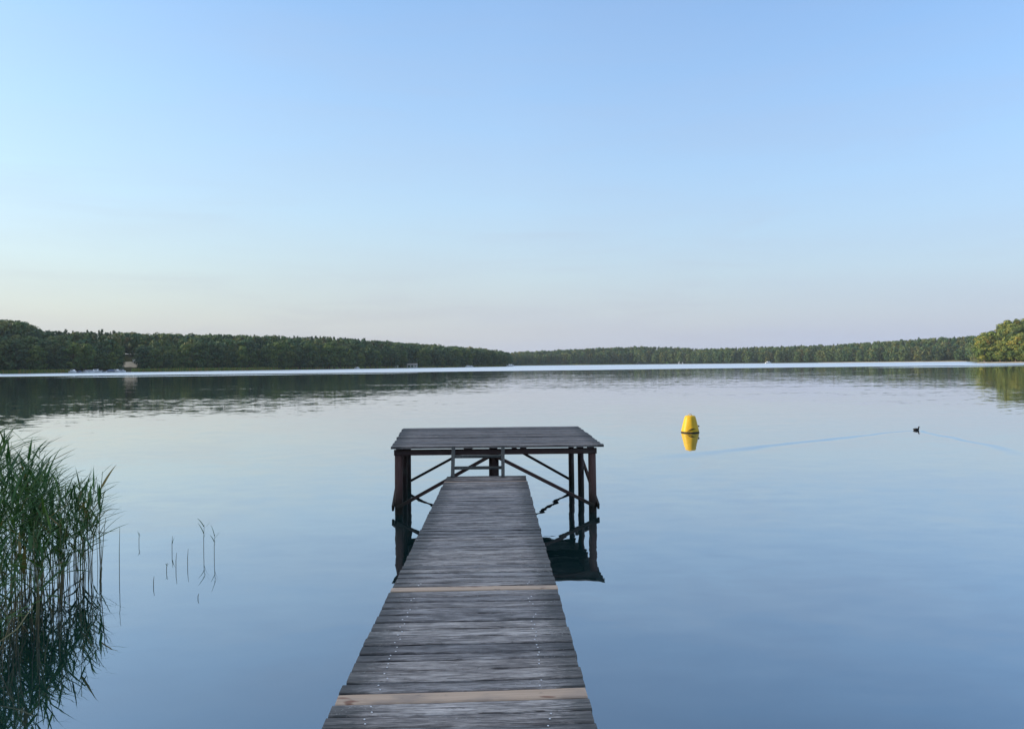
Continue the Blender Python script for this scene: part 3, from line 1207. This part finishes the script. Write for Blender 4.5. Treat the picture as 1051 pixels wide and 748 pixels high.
b.lathe((0, 0, 0), [(.23, -.25), (.272, -.02), (.277, .03), (.270, .08), (.252, .16), (.232, .24), (.210, .33), (.188, .42), (.170, .48), (.155, .515), (.120, .530), (.02, .533)], 28, wob=wob)
body = b.build("body", M['buoy'], buoy, True)
b = MB(); b.lathe((0, 0, 0), [(.2785, -.02), (.283, -.01), (.284, .022), (.279, .034)], 28, wob=lambda t_, z_: 1 + .018 * math.sin(7 * t_))
b.build("waterline_band", M['grime'], buoy, True)
b = MB()
b.tube([(-.05 * math.cos(a_), 0, .535 + .045 * math.sin(a_)) for a_ in np.linspace(0, math.pi, 9)], [.009] * 9, 6)
b.build("lifting_ring", M['buoy'], buoy, True)
b = MB()
pts = []
for a_ in np.linspace(0, 1, 9):
    t_ = 4.15 + 0.95 * a_
    z_ = .05 + .085 * math.sin(math.pi * min(1, a_ * 1.1) * .62)
    pts.append((.277 * math.cos(t_), .277 * math.sin(t_), z_))
b.tube(pts, [.006, .012, .016, .018, .018, .016, .014, .010, .005], 6)
b.build("dent_shade", M['dark'], buoy, True)  # dark tube along the dent, its crease shade put in as colour
b = MB()
b.tube([(.232, -.02, .20), (.262, -.02, .205), (.272, -.02, .19), (.262, -.02, .17)], [.014, .018, .018, .012], 8)
b.build("side_lug", M['dark'], buoy, True)

# ------------------------------------------------------------------ water bird
head_dir = Vector((DUCK.x - (WAKE_L.x + WAKE_R.x) / 2, DUCK.y - (WAKE_L.y + WAKE_R.y) / 2, 0)).normalized()
BS = 0.66
bird = empty("water_bird", (DUCK.x, DUCK.y, 0), math.atan2(head_dir.y, head_dir.x) - 0.9)
bird.scale = (BS, BS, BS)
tag(bird, "small dark water bird swimming away ahead of its spreading wake", "bird")
M['feather'] = plain("dark_plumage", (0.022, 0.022, 0.026), 0.7, 0.3, 0, 0.4, 30)
M['bill'] = plain("pale_bill", (0.35, 0.30, 0.22), 0.5, 0.3, 0, 0.1, 30)
b = MB()
b.tube([(-.165, 0, .055), (-.14, 0, .050), (-.10, 0, .040), (-.04, 0, .030), (.02, 0, .028), (.07, 0, .036), (.098, 0, .060), (.106, 0, .090), (.106, 0, .120), (.110, 0, .142), (.122, 0, .156), (.140, 0, .156), (.155, 0, .150)],
       [.008, .024, .050, .066, .070, .060, .042, .030, .025, .027, .031, .026, .010], 12, flat=.92)
b.build("body", M['feather'], bird, True)
b = MB()
b.tube([(.150, 0, .151), (.168, 0, .148), (.188, 0, .143)], [.010, .007, .002], 6)
b.build("bill", M['bill'], bird, True)
for s in (-1, 1):
    b = MB()
    b.tube([(.060, s * .058, .050), (.0, s * .066, .060), (-.07, s * .050, .062), (-.135, s * .022, .062)], [.010, .026, .022, .005], 8)
    b.build("wing", M['feather'], bird, True)

# ------------------------------------------------------------------ reeds
M['stem'] = None


def stem_mat():
    t = NT("reed_stem")
    pc = t.attr("pc").outputs['Vector']
    s = t.new("SeparateXYZ"); t.l.new(pc, s.inputs[0])
    n = t.noise(t.scale(pc, (9, 1, 1)), 1.0, 3)
    oc = t.new("ObjectInfo").outputs['Color']
    c = t.ramp(t.math('ADD', t.math('MULTIPLY', s.outputs[0], 0.55), t.math('MULTIPLY', n, 0.2)),
               [(0.08, (0.12, 0.105, 0.060)), (0.30, (0.28, 0.235, 0.125)), (0.7, (0.09, 0.15, 0.055))])
    c = t.mix(1.0, c, oc, 'MULTIPLY')
    return t.done(t.bsdf(c, 0.6, 0.3).outputs[0])


M['stem'] = stem_mat()


def reed_meshes(rng, h, n_leaf, dry=False, lean=0.1):
    """a reed: a bent stem and its long narrow leaves"""
    la = rng.uniform(0, 6.28)
    lx, ly = math.cos(la) * lean * rng.uniform(.3, 1), math.sin(la) * lean * rng.uniform(.3, 1)

    def P(s): return Vector((lx * s * s * h + 0.01 * math.sin(s * 9 + la), ly * s * s * h, s * h * 1.0))
    b = MB()
    ss = np.linspace(-0.25, 1, 9)
    b.tube([P(s) if s > 0 else Vector((0, 0, s * h)) for s in ss], [.0052 - .0026 * max(0, s) for s in ss], 5)
    b.pc = [(p[2], p[0] * 20, la) for p in b.v]
    sm_ = b.mesh("stem", True)
    V, F, T = [], [], []
    for i in range(n_leaf):
        s0 = 0.30 + 0.66 * (i + rng.uniform(0, .6)) / n_leaf
        base = P(s0)
        an = la + i * 2.6 + rng.uniform(-.9, .9)
        L = rng.uniform(.36, .66) * (1.0 if s0 < .85 else .8) * min(1.15, h / 1.3)
        up = rng.uniform(.35, 1.20)                    # start angle above horizontal
        droop = rng.uniform(.05, .65)
        wd = rng.uniform(.0085, .0165)
        q = base.copy()
        el = up
        hd = Vector((math.cos(an), math.sin(an), 0))
        sd_ = Vector((-math.sin(an), math.cos(an), 0))
        n = 7
        tint = float(np.clip(rng.normal(.45, .2), 0, 1))
        if rng.uniform() < .035: tint = 1.0
        o0 = len(V)
        for k in range(n + 1):
            u = k / n
            w = wd * (min(1, .5 + u * 3.2)) * (1 - u ** 2.2) + .0006
            tw = sd_ * math.cos(u * 1.2) + Vector((0, 0, 1)) * math.sin(u * 1.2) * .5
            V.append(tuple(q - tw * w)); V.append(tuple(q + tw * w))
            T += [tint, tint]
            q = q + (hd * math.cos(el) + Vector((0, 0, math.sin(el)))) * (L / n)
            el -= droop / n * (1 + u)
        for k in range(n):
            F.append((o0 + 2 * k, o0 + 2 * k + 1, o0 + 2 * k + 3, o0 + 2 * k + 2))
    lm = np_mesh("leaves", np.array(V), np.array(F), np.array(T)) if V else None
    return sm_, lm


def reed(x, y, me, scale, rz, label, group, tone, tilt=(0, 0)):
    o = empty("reed", (x, y, 0), rz)
    o.rotation_euler = (tilt[0], tilt[1], rz)
    o.scale = (scale,) * 3
    tag(o, label, "reed", group)
    s = mesh_object("stem", me[0], M['stem'], o)
    s.color = (*tone, 1)
    if me[1]:
        l = mesh_object("foliage", me[1], M['reed'], o)
        l.color = (*tone, 1)
    return o


TALL = [reed_meshes(rng, 1.5, int(rng.integers(10, 14)), lean=.16) for _ in range(12)]
SHORT = [reed_meshes(rng, 0.95, int(rng.integers(4, 8)), lean=.22) for _ in range(7)]
BARE = [reed_meshes(rng, 0.75, int(rng.integers(0, 2)), lean=.2) for _ in range(5)]
BND = ([5.0, 5.55, 6.2, 7.57, 8.3, 9.2], [-3.62, -3.72, -3.85, -4.18, -4.5, -5.3])
count = 0
while count < 225:
    y = rng.uniform(5.0, 9.0)
    xb = float(np.interp(y, *BND))
    x = xb - abs(rng.normal(0, 1.0)) * 0.95 - rng.uniform(0, .25)
    if x < -0.70 * y - 1.0: continue
    inside = xb - x
    tone = rng.uniform(.75, 1.2)
    tone = (tone, tone * rng.uniform(.95, 1.05), tone * rng.uniform(.85, 1.1))
    if inside < .22 and rng.uniform() < .75:
        me, sc = (BARE[rng.integers(5)] if rng.uniform() < .6 else SHORT[rng.integers(7)]), rng.uniform(.7, 1.1)
        lab, grp = "short thin reed at the thin outer edge of the left reed clump", "short reeds at the edge of the clump"
    elif inside < .5 and rng.uniform() < .6:
        me, sc = SHORT[rng.integers(7)], rng.uniform(.8, 1.1)
        lab, grp = "short thin reed at the thin outer edge of the left reed clump", "short reeds at the edge of the clump"
    else:
        me, sc = TALL[rng.integers(12)], rng.uniform(.74, 1.02) * float(np.interp(inside, [0, .3, .75, 1.2], [.50, .66, .86, 1.0]))
        lab, grp = "tall leafy green reed in the dense clump at the left water edge", "tall reeds of the left clump"
    reed(x, y, me, sc, rng.uniform(0, 6.28), lab, grp, tone, (rng.normal(0, .04), rng.normal(0, .04)))
    count += 1

# dry tan stalks low in the clump
for k in range(16):
    y = rng.uniform(5.1, 6.6)
    x = float(np.interp(y, *BND)) - rng.uniform(.15, .8)
    reed(x, y, BARE[rng.integers(5)], rng.uniform(.7, 1.1), rng.uniform(0, 6.28), "dry tan reed stalk low among the green reeds of the left clump",
         "dry stalks in the left reed clump", (1.5, 1.35, 1.3), (rng.normal(0, .22), rng.normal(0, .22)))
b = MB()
p0, p1, p2 = at_depth(-14, 668, 5.3), at_depth(18, 645, 5.45), at_depth(34, 621, 5.6)
b.tube([p0, p1, p2], [.006, .005, .003], 6)
b.pc = [(0.6, 0, 0)] * len(b.v)
bo = b.build("dry_stalk", M['stem'], None, True)
bo.color = (1.5, 1.4, 1.5, 1)
tag(bo, "bent bleached reed stalk leaning out low at the left frame edge", "stalk")

# single sprouts standing in the open water
SPR = [((142.5, 558), 546, 2, "faint pair of short blades, farthest left of the lone sprouts in the water"),
       ((176.5, 566), 549, 1, "upright sprout with a thick tip, among the lone sprouts in open water"),
       ((180.5, 583), 567, 0, "thin bare stalk just right of and below the sprout with a thick tip"),
       ((192.4, 580), 563, 0, "straight bare stalk standing between the thin stalks and the forked sprouts"),
       ((209.0, 566), 537, 4, "tallest forked green sprout standing in the open water"),
       ((219.8, 573), 547, 4, "forked green sprout with a side blade, rightmost of the lone sprouts"),
       ((157.4, 601), 591, 0, "short bare stalk closest to the reed clump in open water"),
       ((170.8, 586), 577, 2, "small crossed pair of blades low beside the thin stalks"),
       ((203.0, 614), 609, 0, "tiny stub of a stalk nearest the viewer among the sprouts"),
       ((122.5, 591), 541, 0, "tall lone stem standing just outside the reed clump")]
for (wx, wy), ty, nl, lab in SPR:
    p = on_plane(wx, wy)
    top = CAM_Z - (ty - (374 - (wx - 525.5) * math.tan(ROLL))) / FPX * p.y
    o = empty("reed_sprout", p, rng.uniform(-.5, .5))
    tag(o, lab, "sprout", "lone sprouts in the open water")
    b = MB()
    b.tube([(0, 0, -.2), (.002, 0, top * .5), (.010, 0, top * (.95 if nl else 1))], [.0034, .0032, .0018], 5)
    b.pc = [(p_[2] + .4, 0, 0) for p_ in b.v]
    s = b.build("stem", M['stem'], o, True)
    s.color = (.55, .55, .6, 1)
    V, F, T = [], [], []
    for k in range(nl):
        an = math.pi * (k % 2) + rng.uniform(-.5, .5)
        el = rng.uniform(1.0, 1.4)
        L = top * rng.uniform(.28, .5)
        q = Vector((.006, 0, top * (.5 + .13 * k)))
        o0 = len(V)
        for j in range(5):
            w = .006 * (1 - (j / 4) ** 2) + .001
            V += [(q.x, q.y - w, q.z - w * .6), (q.x, q.y + w, q.z + w * .6)]
            T += [.4, .4]
            q = q + Vector((math.cos(an) * math.cos(el), math.sin(an) * math.cos(el), math.sin(el))) * (L / 4)
            el -= .1
        F += [(o0 + 2 * j, o0 + 2 * j + 1, o0 + 2 * j + 3, o0 + 2 * j + 2) for j in range(4)]
    if nl:
        l = mesh_object("leaf", np_mesh("leaf", np.array(V), np.array(F), np.array(T)), M['reed'], o)
        l.color = (.8, .85, .8, 1)

# ------------------------------------------------------------------ boats and small buildings on the far shores
M['white'] = plain("white_gelcoat", (0.84, 0.85, 0.86), 0.4, 0.4, 0, 0.06, 1)
M['grey'] = plain("grey_gelcoat", (0.36, 0.38, 0.42), 0.5, 0.4, 0, 0.1, 1)
M['glass'] = plain("dark_window", (0.03, 0.035, 0.04), 0.15, 0.6, 0, 0.1, 1)
M['navy'] = plain("dark_hull", (0.03, 0.035, 0.045), 0.5, 0.4, 0, 0.1, 1)
M['canvas'] = plain("boat_cover", (0.12, 0.16, 0.26), 0.8, 0.2, 0, 0.15, 2)
M['sail'] = plain("pale_sail", (0.75, 0.74, 0.70), 0.8, 0.2, 0, 0.05, 1)


def hull_mesh(L, B, Hh):
    v, f = [], []
    st_ = [(-.5, .80, 0), (-.3, .95, 0), (0, 1.0, .03), (.25, .8, .08), (.42, .42, .16), (.5, .04, .24)]
    for (t_, w, sh) in st_:
        x = t_ * L
        top = Hh * (1 + sh)
        for (a_, z_) in ((-w, top), (-w * .85, Hh * .25), (-w * .4, -Hh * .35), (w * .4, -Hh * .35), (w * .85, Hh * .25), (w, top)):
            v.append((x, a_ * B / 2, z_))
    for i in range(len(st_) - 1):
        for k in range(6):
            f.append((i * 6 + k, i * 6 + (k + 1) % 6, (i + 1) * 6 + (k + 1) % 6, (i + 1) * 6 + k))
    f.append(tuple(range(5, -1, -1)))
    f.append(tuple(range((len(st_) - 1) * 6, len(st_) * 6)))
    me = bpy.data.meshes.new("hull")
    me.from_pydata(v, [], f)
    return me


def boat(name, label, cat, group, p, rz, L, style, hull='white', top='white'):
    o = empty(name, (p[0], p[1], 0.0), rz)
    tag(o, label, cat, group)
    L *= 1.3
    B, Hh = L * .36, L * .17
    mesh_object("hull", hull_mesh(L, B, Hh), M[hull], o)
    if style == 'cabin':
        v = [(-.22, .36, 0), (.20, .36, 0), (.30, .24, 0), (.30, -.24, 0), (.20, -.36, 0), (-.22, -.36, 0)]
        z0, z1 = Hh * 1.02, Hh * 1.02 + L * .17
        vv = [(x * L, y_ * B, z0) for x, y_, _ in v] + [(x * L * (.62 if x > 0 else 1), y_ * B * .8, z1) for x, y_, _ in v]
        ff = [tuple(range(5, -1, -1)), tuple(range(6, 12))] + [(i, (i + 1) % 6, 6 + (i + 1) % 6, 6 + i) for i in range(6)]
        me = bpy.data.meshes.new("cabin"); me.from_pydata(vv, [], ff)
        c = mesh_object("cabin", me, M[top], o)
        b = MB()
        for s in (-1, 1):
            b.box((-.03 * L, s * B * .335, (z0 + z1) / 2 + .03 * L), (L * .26, .05 * B, L * .06))
        b.build("window", M['glass'], c)
    elif style == 'cover':
        b = MB()
        b.tube([(-.46 * L, 0, Hh), (-.2 * L, 0, Hh * 1.25), (.15 * L, 0, Hh * 1.3), (.42 * L, 0, Hh * 1.15)], [B * .30, B * .42, B * .36, B * .1], 10, flat=.45)
        b.build("boat_cover", M[top], o, True)
    elif style == 'open':
        b = MB()
        for t_ in (-.25, .1):
            b.box((t_ * L, 0, Hh * 1.06), (L * .08, B * .86, Hh * .14))
        b.build("bench", M['grey'], o)
    elif style == 'sail':
        b = MB()
        b.tube([(0.05 * L, 0, Hh), (0.05 * L, 0, L * 1.35)], [.05, .03], 6)
        b.build("mast", M['grey'], o)
        me = bpy.data.meshes.new("sail")
        me.from_pydata([(.03 * L, .02, L * .25), (.03 * L, .02, L * 1.3), (-.5 * L, .12, L * .25), (.03 * L, -.02, L * .25), (.03 * L, -.02, L * 1.3), (-.5 * L, .08, L * .25)],
                       [], [(0, 1, 2), (3, 5, 4), (0, 3, 4, 1), (1, 4, 5, 2), (2, 5, 3, 0)])
        mesh_object("sail", me, M['sail'], o)
    return o


GB = "boats moored below the left wood"
row = [(74.8, 4.4, 'cabin', 'white', 'white', "white cabin boat, leftmost in the moored row under the left wood"),
       (81.0, 2.8, 'cover', 'grey', 'canvas', "low grey boat under a blue cover, second from the left in the moored row"),
       (87.5, 3.6, 'cabin', 'white', 'grey', "white boat with a grey cabin, third from the left in the moored row"),
       (92.3, 3.6, 'cover', 'white', 'grey', "white boat with a pale grey cover just left of the big white cabin boat"),
       (98.2, 4.6, 'cabin', 'white', 'white', "bigger white cabin boat in the middle of the moored row"),
       (103.4, 3.0, 'cabin', 'grey', 'grey', "small grey cabin boat right of the bigger white one"),
       (107.7, 2.4, 'open', 'white', 'white', "tiny low white open boat in the gap of the moored row"),
       (113.2, 3.8, 'cover', 'grey', 'canvas', "grey boat with a blue cover right of the gap in the moored row"),
       (119.4, 4.2, 'cabin', 'white', 'white', "white cabin boat, second from the right in the moored row"),
       (124.9, 3.8, 'cabin', 'white', 'grey', "white boat with grey cabin, rightmost in the moored row below the sand slope")]
for i, (px, L, stl, hc, tc_, lab) in enumerate(row):
    x, y, z, az = shore_point(px, -8.5)
    boat("moored_boat", lab, "boat", GB, (x, y), R(rnd.uniform(-35, 35)) + (math.pi if i % 3 == 1 else 0), L, stl, hc, tc_)
GO = "small boats far out along the shores"
for px, d, L, stl, hc, lab in [(366.5, -10, 3.4, 'cabin', 'white', "tiny white boat alone off the middle of the left wood"),
                               (480.3, -9, 4.2, 'cabin', 'white', "left one of two tiny white boats off the point of the left wood"),
                               (483.4, -10, 3.6, 'cabin', 'white', "right one of two tiny white boats off the point of the left wood"),
                               (523.8, -16, 6.0, 'cabin', 'white', "small white boat just at the tip of the wooded point"),
                               (656.5, -14, 8.0, 'cover', 'navy', "dark low boat off the far shore beyond the platform"),
                               (697.2, -10, 3.2, 'sail', 'white', "left one of two pale sail boats under the far wood"),
                               (700.8, -8, 2.4, 'sail', 'white', "right and smaller one of two pale sail boats under the far wood"),
                               (788.5, -20, 6.6, 'cabin', 'white', "bright white motor boat off the far shore right of the buoy")]:
    x, y, z, az = shore_point(px, d)
    boat("far_boat", lab, "boat", GO, (x, y), R(rnd.uniform(-25, 25)), L, stl, hc, 'white' if hc == 'white' else 'navy')

M['plaster'] = plain("pale_plaster", (0.50, 0.49, 0.46), 0.8, 0.2, 0, 0.1, 1)
M['roof'] = plain("grey_roof", (0.30, 0.29, 0.29), 0.8, 0.2, 0, 0.15, 2)


def hut(name, label, cat, p, rz, W, D_, Hh, openings, wall='plaster', roof='roof'):
    o = empty(name, p, rz)
    tag(o, label, cat)
    b = MB(); b.box((0, 0, Hh / 2 - .4), (W, D_, Hh + .8)); b.build("wall", M[wall], o)
    b = MB()
    hw, hd = W / 2 + .25, D_ / 2 + .3
    vs_ = [(-hw, -hd, Hh), (hw, -hd, Hh), (hw, hd, Hh), (-hw, hd, Hh), (-hw, 0, Hh + D_ * .22), (hw, 0, Hh + D_ * .22)]
    b.add(vs_, [(0, 1, 5, 4), (2, 3, 4, 5), (0, 4, 3), (1, 2, 5), (0, 3, 2, 1)])
    b.build("roof", M[roof], o)
    for (nm, x, z, w, h) in openings:
        b = MB(); b.box((x, -D_ / 2 - .03, z), (w, .06, h)); b.build(nm, M['glass'], o)
    return o


x, y, z, az = shore_point(423, 1.2)
hut("boathouse", "low pale boathouse with dark openings at the foot of the wooded point", "boathouse", (x, y, .5), .05, 9.0, 4.5, 2.5,
    [("door", -2.6, 1.1, 1.8, 2.0), ("door", .3, 1.1, 1.8, 2.0), ("window", 3.0, 1.5, 1.4, .9)])
x, y, z, az = shore_point(138.6, 38)
hut("white_hut", "small white hut at the top of the pale sand slope", "hut", (x, y, z), .2, 2.3, 1.9, 1.5, [("window", .4, 1.0, .7, .5)], 'white', 'white')
x, y, z, az = shore_point(407, 1)
hut("shed", "tiny pale shed under the trees left of the boathouse", "shed", (x, y, .5), -.1, 2.6, 2.2, 1.7, [("door", 0, .8, .8, 1.4)])
sand_patch("small_beach", [431, 435, 439, 443, 447], -1.0, 3.0, 0.12)
# bushes that stand out in front of the woods
for px, d, h, tone, lab in [(150, 3, 9, (.85, .95, 1.05), "big rounded dark bush at the foot of the sand slope"),
                            (119.5, 8, 11, (1.25, 1.15, 1.35), "grey green rounded bush behind the right end of the moored boats"),
                            (685, 0.5, 5, (2.1, 2.1, 1.4), "light green bush at the far water edge near the pale sails"),
                            (468, 2, 7, (1.5, 1.6, 1.3), "light green bush at the foot of the wood on the point")]:
    x, y, z, az = shore_point(px, d)
    o = empty("bush", (x, y, z - .8))
    o.scale = (h / 16 * 1.5, h / 16 * 1.5, h / 16)
    tag(o, lab, "bush")
    c = mesh_object("foliage", FINE['broad'][2][0], None, o)
    c.color = (*tone, 1)
    mesh_object("stem", FINE['broad'][2][1], None, o)
